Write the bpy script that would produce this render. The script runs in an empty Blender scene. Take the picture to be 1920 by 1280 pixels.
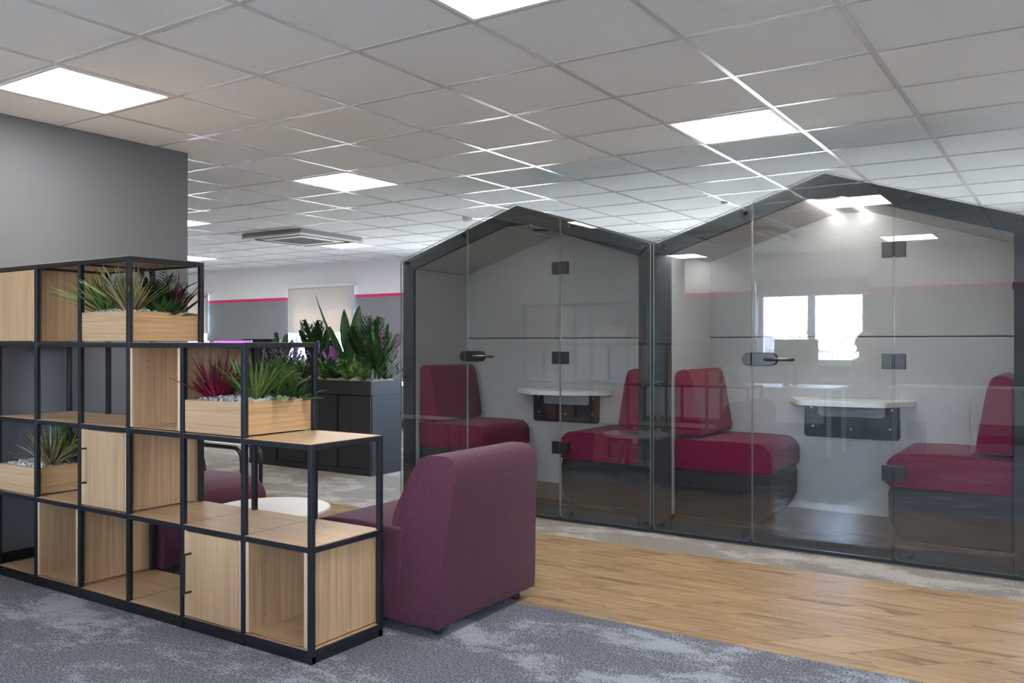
import bpy, bmesh, math, random
from mathutils import Vector, Matrix, noise as mnoise
PI = math.pi
random.seed(7)
SC = bpy.context.scene
COL = SC.collection
HC, ZC = 1.21, 2.424          # eye height, ceiling height

# ------------------------------------------------------------ materials
def new_mat(name):
    m = bpy.data.materials.new(name); m.use_nodes = True
    nt = m.node_tree
    return m, nt, nt.nodes['Principled BSDF']
def N(nt, t, **kw):
    n = nt.nodes.new(t)
    for k, v in kw.items(): setattr(n, k, v)
    return n
def ramp(nt, fac, stops):
    r = N(nt, 'ShaderNodeValToRGB')
    el = r.color_ramp.elements
    while len(el) < len(stops): el.new(.5)
    for e, (p, c) in zip(el, stops):
        e.position = p; e.color = (*c, 1)
    nt.links.new(fac, r.inputs[0]); return r.outputs[0]
def mapping(nt, scale=(1,1,1), rot=(0,0,0), space='Object'):
    tc = N(nt, 'ShaderNodeTexCoord'); mp = N(nt, 'ShaderNodeMapping')
    mp.inputs['Scale'].default_value = scale; mp.inputs['Rotation'].default_value = rot
    nt.links.new(tc.outputs[space], mp.inputs[0]); return mp.outputs[0]
def noise(nt, vec, scale, detail=4, rough=.6, dist=0):
    n = N(nt, 'ShaderNodeTexNoise')
    n.inputs['Scale'].default_value = scale; n.inputs['Detail'].default_value = detail
    n.inputs['Roughness'].default_value = rough; n.inputs['Distortion'].default_value = dist
    nt.links.new(vec, n.inputs['Vector']); return n.outputs['Fac']
def mixc(nt, fac, a, b, mode='MIX'):
    m = N(nt, 'ShaderNodeMix', data_type='RGBA', blend_type=mode)
    for sock, v in ((m.inputs[0], fac), (m.inputs[6], a), (m.inputs[7], b)):
        if hasattr(v, 'links'): nt.links.new(v, sock)
        elif isinstance(v, (int, float)): sock.default_value = v
        else: sock.default_value = (*v, 1)
    return m.outputs[2]
def bump(nt, p, h, strength=.2, dist=.002):
    b = N(nt, 'ShaderNodeBump'); b.inputs['Strength'].default_value = strength
    b.inputs['Distance'].default_value = dist
    nt.links.new(h, b.inputs['Height']); nt.links.new(b.outputs[0], p.inputs['Normal'])
def mat(name, col, rough=.5, metal=0, spec=.5, var=0, vscale=30, bmp=0, bscale=200, sheen=0):
    m, nt, p = new_mat(name)
    p.inputs['Base Color'].default_value = (*col, 1); p.inputs['Roughness'].default_value = rough
    p.inputs['Metallic'].default_value = metal; p.inputs['Specular IOR Level'].default_value = spec
    p.inputs['Sheen Weight'].default_value = sheen
    if var:
        v = mapping(nt); f = noise(nt, v, vscale)
        c = ramp(nt, f, [(.3, [x*(1-var) for x in col]), (.7, [min(1, x*(1+var)) for x in col])])
        nt.links.new(c, p.inputs['Base Color'])
    if bmp:
        v = mapping(nt); bump(nt, p, noise(nt, v, bscale, 2), bmp)
    return m
def emis(name, col, s):
    m = bpy.data.materials.new(name); m.use_nodes = True; nt = m.node_tree; nt.nodes.clear()
    e = N(nt, 'ShaderNodeEmission'); o = N(nt, 'ShaderNodeOutputMaterial')
    e.inputs[0].default_value = (*col, 1); e.inputs[1].default_value = s
    nt.links.new(e.outputs[0], o.inputs[0]); return m
def oak(name, axis, tone=1.0, warm=0.0):
    m, nt, p = new_mat(name)
    s = [42, 42, 42]; s[axis] = 1.1
    v = mapping(nt, s)
    s2 = [5, 5, 5]; s2[axis] = .5
    v2 = mapping(nt, s2)
    f = noise(nt, v, 1.6, 6, .65, .4); g = noise(nt, v2, 1.3, 3, .5, .8)
    a = (.60*tone, (.405-.02*warm)*tone, (.235-.05*warm)*tone); b = (.42*tone, (.265-.02*warm)*tone, (.145-.04*warm)*tone)
    c = ramp(nt, f, [(.30, b), (.62, a)])
    d = ramp(nt, g, [(.3, (.86, .86, .86)), (.7, (1.06, 1.04, 1.02))])
    nt.links.new(mixc(nt, 1.0, c, d, 'MULTIPLY'), p.inputs['Base Color'])
    p.inputs['Roughness'].default_value = .45; bump(nt, p, f, .08, .001)
    return m
def fabric(name, c1, c2, scale=520, sheen=.3, rough=.9):
    m, nt, p = new_mat(name)
    v = mapping(nt); f = noise(nt, v, scale, 2, .7)
    nt.links.new(ramp(nt, f, [(.38, c1), (.62, c2)]), p.inputs['Base Color'])
    p.inputs['Roughness'].default_value = rough; p.inputs['Specular IOR Level'].default_value = .2
    p.inputs['Sheen Weight'].default_value = sheen; p.inputs['Sheen Roughness'].default_value = .5
    bump(nt, p, f, .25, .002); return m
def carpet(name, dark, mid, light):
    m, nt, p = new_mat(name)
    v = mapping(nt); vs = mapping(nt, (.8, 1.25, 1), (0, 0, .12))
    big = noise(nt, vs, 1.9, 8, .72, .15)
    fine = noise(nt, v, 110, 4, .85)
    ad = N(nt, 'ShaderNodeMath', operation='MULTIPLY_ADD'); ad.inputs[1].default_value = .5; nt.links.new(fine, ad.inputs[0]); nt.links.new(big, ad.inputs[2])
    patch = ramp(nt, ad.outputs[0], [(.765, (0, 0, 0)), (.81, (1, 1, 1))])
    c1 = ramp(nt, fine, [(.42, dark), (.58, mid)])
    c2 = ramp(nt, fine, [(.36, mid), (.5, light)])
    nt.links.new(mixc(nt, patch, c1, c2), p.inputs['Base Color'])
    p.inputs['Roughness'].default_value = .95; p.inputs['Specular IOR Level'].default_value = .1
    bump(nt, p, fine, .5, .004); return m
def planks(name):
    m, nt, p = new_mat(name)
    v = mapping(nt, (1, 1, 1), (0, 0, -PI/4))
    br = N(nt, 'ShaderNodeTexBrick'); br.offset = .37; br.offset_frequency = 2
    br.inputs['Scale'].default_value = 1; br.inputs['Brick Width'].default_value = 1.22; br.inputs['Row Height'].default_value = .178
    br.inputs['Mortar Size'].default_value = .0012; br.inputs['Color1'].default_value = (0, 0, 0, 1); br.inputs['Color2'].default_value = (1, 1, 1, 1)
    br.inputs['Mortar'].default_value = (.0, .0, .0, 1); br.inputs['Bias'].default_value = 0
    nt.links.new(v, br.inputs['Vector'])
    v1 = mapping(nt, (1.0, 24, 1), (0, 0, -PI/4)); v2 = mapping(nt, (.55, 7, 1), (0, 0, -PI/4))
    # shift the grain from plank to plank
    sh = N(nt, 'ShaderNodeVectorMath', operation='MULTIPLY_ADD'); sh.inputs[1].default_value = (9, 7, 3)
    nt.links.new(br.outputs['Color'], sh.inputs[0]); nt.links.new(v1, sh.inputs[2])
    sh2 = N(nt, 'ShaderNodeVectorMath', operation='MULTIPLY_ADD'); sh2.inputs[1].default_value = (5, 4, 3)
    nt.links.new(br.outputs['Color'], sh2.inputs[0]); nt.links.new(v2, sh2.inputs[2])
    f = noise(nt, sh.outputs[0], 1.7, 7, .7, .6); g = noise(nt, sh2.outputs[0], 1.3, 4, .6, 1.2)
    c = ramp(nt, f, [(.25, (.25, .16, .088)), (.5, (.385, .26, .148)), (.75, (.49, .355, .22))])
    d = ramp(nt, g, [(.28, (.42, .37, .33)), (.42, (.90, .88, .86)), (.68, (1.12, 1.09, 1.04))])
    e = ramp(nt, br.outputs['Color'], [(0, (.93, .92, .92)), (1, (1.05, 1.04, 1.03))])
    col = mixc(nt, 1.0, mixc(nt, 1.0, c, d, 'MULTIPLY'), e, 'MULTIPLY')
    col = mixc(nt, br.outputs['Fac'], col, (.20, .13, .075))
    nt.links.new(col, p.inputs['Base Color'])
    p.inputs['Roughness'].default_value = .27; bump(nt, p, f, .10, .0008)
    return m
def leafmat(name, c1, c2, rough=.45, scale=9):
    m, nt, p = new_mat(name)
    f = noise(nt, mapping(nt), scale, 3, .6)
    nt.links.new(ramp(nt, f, [(.35, c1), (.65, c2)]), p.inputs['Base Color'])
    p.inputs['Roughness'].default_value = rough
    return m
def glassmat(name, tint=(.93, .955, .955)):
    m = bpy.data.materials.new(name); m.use_nodes = True; nt = m.node_tree; nt.nodes.clear()
    g = N(nt, 'ShaderNodeNewGeometry')
    d = N(nt, 'ShaderNodeVectorMath', operation='DOT_PRODUCT'); nt.links.new(g.outputs['Incoming'], d.inputs[0]); nt.links.new(g.outputs['Normal'], d.inputs[1])
    def M(op, a, b=None):
        n = N(nt, 'ShaderNodeMath', operation=op)
        for i, v in enumerate((a, b)):
            if v is None: continue
            if hasattr(v, 'links'): nt.links.new(v, n.inputs[i])
            else: n.inputs[i].default_value = v
        return n.outputs[0]
    x = M('POWER', M('SUBTRACT', 1, M('ABSOLUTE', d.outputs['Value'])), 5)
    fr = M('ADD', M('MULTIPLY', x, .93), .07)
    t = N(nt, 'ShaderNodeBsdfTransparent'); t.inputs[0].default_value = (*tint, 1)
    gl = N(nt, 'ShaderNodeBsdfGlossy'); gl.inputs['Roughness'].default_value = 0
    mx = N(nt, 'ShaderNodeMixShader'); o = N(nt, 'ShaderNodeOutputMaterial')
    nt.links.new(fr, mx.inputs[0]); nt.links.new(t.outputs[0], mx.inputs[1]); nt.links.new(gl.outputs[0], mx.inputs[2])
    nt.links.new(mx.outputs[0], o.inputs[0]); return m
def blindmat(name, col, trans):
    m = bpy.data.materials.new(name); m.use_nodes = True; nt = m.node_tree; nt.nodes.clear()
    a = N(nt, 'ShaderNodeBsdfDiffuse'); b = N(nt, 'ShaderNodeBsdfTranslucent')
    a.inputs[0].default_value = (*col, 1); b.inputs[0].default_value = (*trans, 1)
    s = N(nt, 'ShaderNodeAddShader'); o = N(nt, 'ShaderNodeOutputMaterial')
    nt.links.new(a.outputs[0], s.inputs[0]); nt.links.new(b.outputs[0], s.inputs[1]); nt.links.new(s.outputs[0], o.inputs[0])
    return m
def wallmat(name):   # two tone paint with a pink line; bands by height
    m, nt, p = new_mat(name)
    tc = N(nt, 'ShaderNodeTexCoord'); sp = N(nt, 'ShaderNodeSeparateXYZ'); nt.links.new(tc.outputs['Object'], sp.inputs[0])
    def gt(z):
        n = N(nt, 'ShaderNodeMath', operation='GREATER_THAN'); n.inputs[1].default_value = z; nt.links.new(sp.outputs['Z'], n.inputs[0]); return n.outputs[0]
    c = mixc(nt, gt(1.885), (.21, .22, .24), (.70, .02, .14)); c = mixc(nt, gt(1.93), c, (.78, .79, .80))
    nt.links.new(c, p.inputs['Base Color']); p.inputs['Roughness'].default_value = .7
    return m

M = dict(
    oak_v=oak('oak_upright', 2), oak_x=oak('oak_plank', 0, 1.0), oak_h=oak('oak_planter_front_cool_light', 0, 1.05), oak_y=oak('oak_planter_side_warm_light', 1, 1.02, .6),  # planter sides warmer than fronts: difference in lighting put into the oak colour
    oak_door=oak('oak_door', 2, 1.08), oak_edge=mat('oak_edge_band', (.62, .45, .30), .5),
    black=mat('black_powder_coat', (.012, .014, .019), .42, spec=.4), blackm=mat('black_metal', (.012, .012, .014), .28, spec=.6),
    hole=mat('dark_drill_hole', (.02, .015, .01), .9),
    carpet1=carpet('blue_grey_carpet', (.055, .058, .072), (.23, .24, .28), (.31, .33, .375)),
    carpet2=carpet('beige_grey_carpet', (.17, .155, .14), (.29, .265, .24), (.40, .375, .345)),
    wood=planks('diagonal_wood_planks'),
    purple=fabric('purple_heather_fabric', (.035, .010, .022), (.125, .036, .062), 380, .12),
    red=fabric('wine_red_fabric', (.12, .004, .028), (.205, .010, .048), 700, .15),
    felt=fabric('charcoal_felt', (.024, .026, .030), (.042, .045, .050), 600, .1),
    lining=fabric('light_grey_lining', (.40, .385, .38), (.50, .48, .47), 400, .05),
    podfloor=mat('dark_vinyl_floor', (.05, .045, .042), .3, var=.4, vscale=12),
    white=mat('white_laminate', (.78, .77, .74), .35), whitep=mat('white_plastic', (.75, .76, .77), .45),
    tile=None, bar=mat('white_ceiling_bar', (.62, .62, .62), .22, spec=.8),
    greywall=mat('grey_wall_paint', (.135, .143, .155), .6, bmp=.05, bscale=90), skirting=mat('black_skirting', (.012, .012, .014), .4),
    wall=wallmat('two_tone_wall_paint'), plain=mat('pale_wall_paint', (.62, .63, .64), .7),
    upvc=mat('white_window_frame', (.75, .77, .8), .35),
    panel=emis('led_panel_glow', (1.0, .965, .92), 11.0), strip=emis('led_strip_glow', (1.0, .96, .91), 15.0),
    stripoff=mat('unlit_led_diffuser', (.7, .7, .7), .4),
    stone=None, soil=mat('pale_fine_gravel', (.50, .43, .36), .9, var=.5, vscale=260, bmp=.8, bscale=300),
    cab=mat('anthracite_cabinet_paint', (.028, .030, .034), .45, spec=.35), cabgap=mat('cabinet_handle_recess', (.006, .006, .007), .6),
    glass=glassmat('clear_glass'), winglass=glassmat('window_glass', (.98, .99, .99)), edge=mat('glass_edge_green', (.24, .31, .29), .2, spec=.8),
    blind=blindmat('roller_blind_cloth', (.40, .43, .45), (.115, .092, .070)),
    screen=emis('purple_screen', (.42, .10, .75), .9), screen2=emis('lilac_screen', (.50, .45, .70), 1.0),
    skin=mat('skin', (.50, .28, .20), .5), hair=mat('blonde_hair', (.32, .22, .12), .5, var=.35, vscale=60), hair2=mat('fair_hair', (.42, .32, .2), .5, var=.35, vscale=60),
    shirt=mat('slate_blue_jumper', (.10, .11, .16), .9), shirt2=mat('black_top', (.02, .02, .025), .9), trousers=mat('dark_trousers', (.02, .022, .03), .9),
    brick=None, roof=mat('dark_roof_tiles', (.05, .05, .055), .8, var=.3, vscale=6), bark=mat('grey_bark', (.25, .20, .15), .9), grass=mat('dry_hill_grass', (.42, .38, .29), .9, var=.25, vscale=1.5),
    acgrey=mat('ac_recess_grey', (.32, .31, .30), .6), ac=mat('ac_white_casing', (.66, .66, .66), .45), brass=mat('pale_screw_head', (.5, .46, .35), .35, metal=.8),
    steel=mat('brushed_steel', (.45, .45, .46), .3, metal=.9),
    g_bright=leafmat('green_grass_leaf', (.035, .11, .025), (.20, .30, .06)), g_olive=leafmat('olive_straw_leaf', (.15, .13, .055), (.40, .37, .18)),
    g_red=leafmat('burgundy_leaf', (.045, .004, .014), (.35, .015, .06), .35), g_dred=leafmat('dark_burgundy_leaf', (.03, .006, .012), (.13, .012, .03), .35),
    g_fern=leafmat('fern_leaf', (.015, .05, .012), (.05, .15, .025)), g_agave=leafmat('agave_leaf', (.012, .05, .018), (.05, .14, .035)),
    g_deep=leafmat('deep_green_leaf', (.012, .04, .014), (.04, .095, .03)), g_paddle=leafmat('paddle_leaf', (.02, .06, .022), (.06, .14, .045), .35, 4),
    g_lime=leafmat('lime_leaf', (.05, .13, .02), (.16, .30, .05)), flower=mat('purple_blossom', (.36, .09, .34), .6, var=.4, vscale=40), flower2=mat('violet_blossom', (.20, .12, .45), .6), stem=mat('green_stem', (.05, .10, .03), .6),
)
# ceiling tile
def tile_m():
    m, nt, p = new_mat('mineral_ceiling_tile'); v = mapping(nt)
    f = noise(nt, v, 120, 3, .7); g = noise(nt, mapping(nt, (1, 5, 1)), 30, 3, .7)
    nt.links.new(ramp(nt, f, [(.3, (.72, .735, .735)), (.7, (.80, .815, .815))]), p.inputs['Base Color'])
    p.inputs['Roughness'].default_value = .95; p.inputs['Specular IOR Level'].default_value = .1
    bump(nt, p, g, .35, .003); return m
M['tile'] = tile_m()
def stone_m():
    m, nt, p = new_mat('grey_stone_chips'); v = mapping(nt)
    vo = N(nt, 'ShaderNodeTexVoronoi'); vo.inputs['Scale'].default_value = 70; nt.links.new(v, vo.inputs['Vector'])
    sp = N(nt, 'ShaderNodeSeparateColor'); nt.links.new(vo.outputs['Color'], sp.inputs[0])
    nt.links.new(ramp(nt, sp.outputs[0], [(0, (.28, .26, .25)), (.5, (.48, .46, .45)), (1, (.68, .66, .65))]), p.inputs['Base Color'])
    p.inputs['Roughness'].default_value = .8; return m
M['stone'] = stone_m()
def brick_m():
    m, nt, p = new_mat('red_brick'); b = N(nt, 'ShaderNodeTexBrick'); b.inputs['Scale'].default_value = 4
    b.inputs['Color1'].default_value = (.42, .12, .07, 1); b.inputs['Color2'].default_value = (.30, .08, .05, 1); b.inputs['Mortar'].default_value = (.4, .36, .3, 1)
    nt.links.new(mapping(nt), b.inputs['Vector']); nt.links.new(b.outputs[0], p.inputs['Base Color']); return m
M['brick'] = brick_m()

# ------------------------------------------------------------ mesh helpers
def wl(o):
    v = Vector((0, 0, 0))
    while o: v += o.location; o = o.parent
    return v
class MB:
    def __init__(s): s.b = bmesh.new(); s.mats = []; s.mi = 0
    def use(s, m):
        if m not in s.mats: s.mats.append(m)
        s.mi = s.mats.index(m); return s
    def face(s, vs):
        try: f = s.b.faces.new(vs); f.material_index = s.mi; return f
        except ValueError: return None
    def v(s, p): return s.b.verts.new(p)
    def box(s, x0, x1, y0, y1, z0, z1):
        c = [s.v((x, y, z)) for z in (z0, z1) for x, y in ((x0, y0), (x1, y0), (x1, y1), (x0, y1))]
        for q in ((3, 2, 1, 0), (4, 5, 6, 7), (0, 1, 5, 4), (1, 2, 6, 5), (2, 3, 7, 6), (3, 0, 4, 7)): s.face([c[i] for i in q])
        return s
    def obox(s, mtx, sx, sy, sz):
        c = [s.v(mtx @ Vector((x*sx/2, y*sy/2, z*sz/2))) for z in (-1, 1) for x, y in ((-1, -1), (1, -1), (1, 1), (-1, 1))]
        for q in ((3, 2, 1, 0), (4, 5, 6, 7), (0, 1, 5, 4), (1, 2, 6, 5), (2, 3, 7, 6), (3, 0, 4, 7)): s.face([c[i] for i in q])
        return s
    def prism(s, pts, a, b, axis='y', side=None):
        # pts: 2-D outline; axis y -> (x,z), axis x -> (y,z), axis z -> (x,y)
        def P(p, t): return {'y': (p[0], t, p[1]), 'x': (t, p[0], p[1]), 'z': (p[0], p[1], t)}[axis]
        A = [s.v(P(p, a)) for p in pts]; B = [s.v(P(p, b)) for p in pts]
        s.face(A[::-1]); s.face(B)
        k = s.mi
        if side: s.use(side)
        n = len(pts)
        for i in range(n): s.face([A[i], A[(i+1) % n], B[(i+1) % n], B[i]])
        s.mi = k; return s
    def tube(s, path, r, seg=10, caps=True):
        path = [Vector(p) for p in path]; rings = []
        up = Vector((0, 0, 1)); prev = None
        for i, p in enumerate(path):
            t = (path[min(i+1, len(path)-1)] - path[max(i-1, 0)]).normalized()
            if prev is None:
                a = t.orthogonal().normalized()
            else:
                a = (prev - t*prev.dot(t)).normalized()
            prev = a; b = t.cross(a)
            rr = r[i] if isinstance(r, (list, tuple)) else r
            rings.append([s.v(p + (a*math.cos(2*PI*k/seg) + b*math.sin(2*PI*k/seg))*rr) for k in range(seg)])
        for A, B in zip(rings, rings[1:]):
            for k in range(seg): s.face([A[k], A[(k+1) % seg], B[(k+1) % seg], B[k]])
        if caps: s.face(rings[0][::-1]); s.face(rings[-1])
        return s
    def lathe(s, prof, c, seg=40):
        rings = [[s.v((c[0]+r*math.cos(2*PI*k/seg), c[1]+r*math.sin(2*PI*k/seg), z)) for k in range(seg)] for r, z in prof]
        for A, B in zip(rings, rings[1:]):
            for k in range(seg): s.face([A[k], A[(k+1) % seg], B[(k+1) % seg], B[k]])
        s.face(rings[0][::-1]); s.face(rings[-1]); return s
    def blob(s, c, sx, sy, sz, sub=1, jit=0, rot=None):
        r = bmesh.ops.create_icosphere(s.b, subdivisions=sub, radius=1)
        m = rot or Matrix()
        for v in r['verts']:
            q = Vector((v.co.x*sx, v.co.y*sy, v.co.z*sz))
            if jit: q *= 1+random.uniform(-jit, jit)
            v.co = m @ q + Vector(c)
        fs = {f for v in r['verts'] for f in v.link_faces}
        for f in fs: f.material_index = s.mi
        return s
    def build(s, name, parent=None, origin=None, bevel=0, seg=2, smooth=False, mats=None, subsurf=0, fixn=True):
        me = bpy.data.meshes.new(name)
        if origin is None: off = wl(parent) if parent else Vector((0, 0, 0))
        else: off = Vector(origin)
        for v in s.b.verts: v.co -= off
        if fixn: bmesh.ops.recalc_face_normals(s.b, faces=s.b.faces)
        if smooth:
            for f in s.b.faces: f.smooth = True
        s.b.to_mesh(me); s.b.free()
        for m in (mats or s.mats): me.materials.append(m)
        o = bpy.data.objects.new(name, me); COL.objects.link(o)
        if parent: o.parent = parent; o.location = off - wl(parent)
        else: o.location = off
        if bevel:
            md = o.modifiers.new('b', 'BEVEL'); md.width = bevel; md.segments = seg; md.limit_method = 'ANGLE'; md.angle_limit = .6
            md.harden_normals = False
        if subsurf:
            md = o.modifiers.new('s', 'SUBSURF'); md.levels = subsurf; md.render_levels = subsurf
        return o
def mb(m): return MB().use(m)
def thing(name, label, cat, loc, group=None, rz=0):
    o = bpy.data.objects.new(name, None); COL.objects.link(o); o.location = loc; o.rotation_euler[2] = rz
    o.empty_display_size = .1; return tag(o, label, cat, group)
def tag(o, label, cat, group=None, kind=None):
    if label: o['label'] = label
    if cat: o['category'] = cat
    if group: o['group'] = group
    if kind: o['kind'] = kind
    return o
def struct(o): o['kind'] = 'structure'; return o
def round_poly(pts, r, seg=4):
    out = []; n = len(pts)
    for i in range(n):
        p = Vector(pts[i]); a = Vector(pts[i-1]); b = Vector(pts[(i+1) % n])
        ri = r[i] if isinstance(r, (list, tuple)) else r
        if ri <= 0: out.append(tuple(p)); continue
        da = (a-p); db = (b-p); ri = min(ri, da.length*.45, db.length*.45)
        p0 = p+da.normalized()*ri; p1 = p+db.normalized()*ri
        for k in range(seg+1):
            t = k/seg; q = p0*(1-t)**2 + p*2*t*(1-t) + p1*t*t; out.append(tuple(q))
    return out
def copy_tree(src, loc, label=None, group=None):
    r = src.copy(); COL.objects.link(r); r.location = loc
    if label: r['label'] = label
    if group: r['group'] = group
    for ch in list(src.children):
        c = ch.copy(); COL.objects.link(c); c.parent = r
        for g in list(ch.children):
            d = g.copy(); COL.objects.link(d); d.parent = c
    return r

# ------------------------------------------------------------ camera
cam = bpy.data.cameras.new('camera'); co = bpy.data.objects.new('camera', cam); COL.objects.link(co)
cam.sensor_width = 36; cam.lens = 1612/1920*36; cam.shift_y = 3/1920; cam.clip_start = .02; cam.clip_end = 300
co.location = (0, 0, HC); co.rotation_euler = (PI/2, 0, .5813)
SC.camera = co
vs = SC.view_settings; vs.view_transform = 'Standard'; vs.look = 'None'; vs.gamma = 1; vs.exposure = 1.36; vs.use_curve_mapping = False
SC.cycles.use_denoising = True
SC.cycles.max_bounces = 10; SC.cycles.diffuse_bounces = 6; SC.cycles.glossy_bounces = 6; SC.cycles.transparent_max_bounces = 24
SC.cycles.sample_clamp_indirect = 8; SC.cycles.caustics_reflective = True

# ------------------------------------------------------------ room shell
XL, XR, YB, YF = -15.5, 3.4, -1.7, 9.4
struct(mb(M['carpet1']).box(XL, XR, YB, 3.37, -.1, 0).build('floor'))
struct(mb(M['wood']).box(XL, XR, 3.37, 4.68, -.1, 0).build('floor'))
struct(mb(M['carpet2']).box(XL, XR, 4.68, YF, -.1, 0).build('floor'))
struct(mb(M['tile']).box(XL, XR, YB, YF, ZC+.004, ZC+.1).build('ceiling'))
gx = [-3.112+.6*i for i in range(-21, 12) if XL < -3.112+.6*i < XR]
gy = [2.037+.6*j for j in range(-7, 14) if YB < 2.037+.6*j < YF]
g = mb(M['bar'])
for x in gx: g.box(x-.012, x+.012, YB, YF, ZC, ZC+.01)
for y in gy: g.box(XL, XR, y-.012, y+.012, ZC+.0006, ZC+.01)
struct(g.build('trim_1'))
# walls with window openings: (x0,x1,z0,z1)
WZ0, WZ1 = .93, 2.06
def wall_x(name, y0, y1, openings, m):
    w = mb(m); x = XL
    for a, b in openings:
        w.box(x, a, y0, y1, 0, ZC+.1); w.box(a, b, y0, y1, 0, WZ0); w.box(a, b, y0, y1, WZ1, ZC+.1); x = b
    w.box(x, XR, y0, y1, 0, ZC+.1)
    return struct(w.build(name))
far_w = [(-13.78, -12.40), (-10.40, -9.02), (-7.0, -5.62), (-3.6, -2.22), (.05, 1.43)]
wall_x('wall_back', YF, YF+.28, far_w, M['wall'])
back_w = [(-3.73, -2.31), (.2, 1.6)]
wall_x('wall_front', YB-.28, YB, back_w, M['wall'])
struct(mb(M['plain']).box(XL-.2, XL, YB, YF, 0, ZC+.1).build('wall_left'))
struct(mb(M['plain']).box(XR, XR+.2, YB, YF, 0, ZC+.1).build('wall_right'))
# grey partition block the shelving butts against
struct(mb(M['greywall']).box(-8.2, -4.764, YB, 3.465, 0, ZC+.003).build('wall_partition'))
struct(mb(M['skirting']).box(-4.764, -4.749, YB, 3.48, 0, .1).box(-8.2, -4.749, 3.465, 3.48, 0, .1).build('baseboard_partition'))
struct(mb(M['skirting']).box(XL, XR, YF-.015, YF, 0, .1).build('baseboard_back'))
struct(mb(M['skirting']).box(-4.749, XR, YB, YB+.015, 0, .1).build('baseboard_front'))
wn = 0
def window(a, b, y_in, y_out, blind_z, side):
    # side +1: outside is +y
    global wn; wn += 1
    yo = y_out - side*.09; f = mb(M['upvc']); t = .055
    def bx(x0, x1, z0, z1, d=.06): f.box(x0, x1, min(yo, yo+side*d), max(yo, yo+side*d), z0, z1)
    bx(a, a+t, WZ0, WZ1); bx(b-t, b, WZ0, WZ1); bx(a+t, b-t, WZ0, WZ0+t); bx(a+t, b-t, WZ1-t, WZ1); m = (a+b)/2
    bx(m-.05, m+.05, WZ0+t, WZ1-t)
    w = struct(f.build('window_%d' % wn, bevel=.004))
    mb(M['winglass']).box(a+t, m-.05, yo+side*.03-.002, yo+side*.03+.002, WZ0+t, WZ1-t).box(m+.05, b-t, yo+side*.03-.002, yo+side*.03+.002, WZ0+t, WZ1-t).build('window_pane', w)
    s0, s1 = sorted((y_in-side*.04, yo))
    mb(M['upvc']).box(a-.03, b+.03, s0, s1, WZ0-.025, WZ0).build('window_sill', w, bevel=.004)
    h = mb(M['steel']); h.tube([(m-.03, yo-side*.004, 1.42), (m-.03, yo-side*.04, 1.42), (m-.06, yo-side*.045, 1.31)], .007); h.build('window_handle', w, smooth=True)
    # roller blind, hung on the room side of the wall
    t_ = thing('roller_blind', '', '', ((a+b)/2, y_in-side*.04, WZ1+.03))
    yb = y_in-side*.035
    c = mb(M['upvc']); y0, y1 = sorted((y_in, y_in-side*.07)); c.box(a+.01, b+.09, y0, y1, WZ1+.0, WZ1+.045); c.build('headrail', t_, bevel=.006)
    q = mb(M['blind']); q.box(a+.03, b+.07, yb-.0006, yb+.0006, blind_z, WZ1+.01); q.build('blind_cloth', t_)
    mb(M['upvc']).box(a+.03, b+.07, yb-.006, yb+.006, blind_z-.02, blind_z).build('bottom_bar', t_, bevel=.002)
    return t_
bl = [window(a, b, YF, YF+.28, zb, 1) for (a, b), zb in zip(far_w, (1.386, 1.386, 1.95, 1.95, 1.8))] + [window(a, b, YB, YB-.28, z, -1) for (a, b), z in zip(back_w, (1.86, 1.86))]
bl_lab = ['grey roller blind half down at the far left window, cut off by grey wall', 'grey roller blind half lowered over the window behind the planting',
          'roller blind at the far wall window hidden behind the left booth', 'roller blind at the far wall window behind the booths', 'roller blind at the far wall window right of the booths',
          'roller blind mostly raised over the window reflected in the right booth door', 'roller blind mostly raised over window in wall behind the camera, right']
for o, l in zip(bl, bl_lab): tag(o, l, 'blind', 'roller blinds at the office windows')

# ------------------------------------------------------------ ceiling lights
def ceiling_light():
    t = thing('ceiling_light', '', 'ceiling light', (0, 0, ZC), 'square LED ceiling panels')
    f = mb(M['whitep'])
    for a in ((-.288, .288, -.288, -.27), (-.288, .288, .27, .288), (-.288, -.27, -.27, .27), (.27, .288, -.27, .27)): f.box(*a, ZC-.004, ZC+.003)
    f.build('light_frame', origin=(0, 0, ZC)).parent = t; t.children[0].location = (0, 0, 0)
    d = mb(M['panel']).box(-.27, .27, -.27, .27, ZC-.001, ZC+.003).build('diffuser', origin=(0, 0, ZC)); d.parent = t; d.location = (0, 0, 0)
    return t
lights = [(-4.012, 2.337, 'glowing square LED panel at the upper left, above the grey wall corner'),
          (-4.612, 4.737, 'glowing square LED panel between the grey wall and the left booth'),
          (-7.612, 7.737, 'small glowing LED panel right behind the air conditioning cassette'),
          (-10.612, 7.737, 'distant glowing LED panel just right of the grey wall edge'),
          (-1.612, 4.737, 'glowing square LED panel above and left of the right booth peak'),
          (-1.612, 2.337, 'glowing LED panel cut off by the top edge of the photo'),
          (-1.612, -.663, 'LED panel behind the camera, reflected in the right booth glass'),
          (-4.612, -1.263, 'LED panel behind the camera, reflected above the left seat of the right booth'),
          (-4.612, 7.737, 'added fill LED panel hidden behind the left booth'), (-1.612, 7.737, 'added fill LED panel hidden behind the right booth'),  # from here on: unseen panels, added to even out the illumination
          (1.388, 2.337, 'added fill LED panel outside the frame on the near right'), (1.388, 4.737, 'added fill LED panel outside the frame to the right'),
          (1.388, 7.737, 'added fill LED panel outside the frame on the far right'), (-7.612, 5.337, 'added fill LED panel behind the grey wall, nearer'),
          (-10.612, 4.737, 'added fill LED panel behind the grey wall, farther'), (-13.612, 7.737, 'added fill LED panel at the far left end of the office'),
          (1.388, -.663, 'added fill LED panel behind the camera on the right')]
L0 = ceiling_light()
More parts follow.
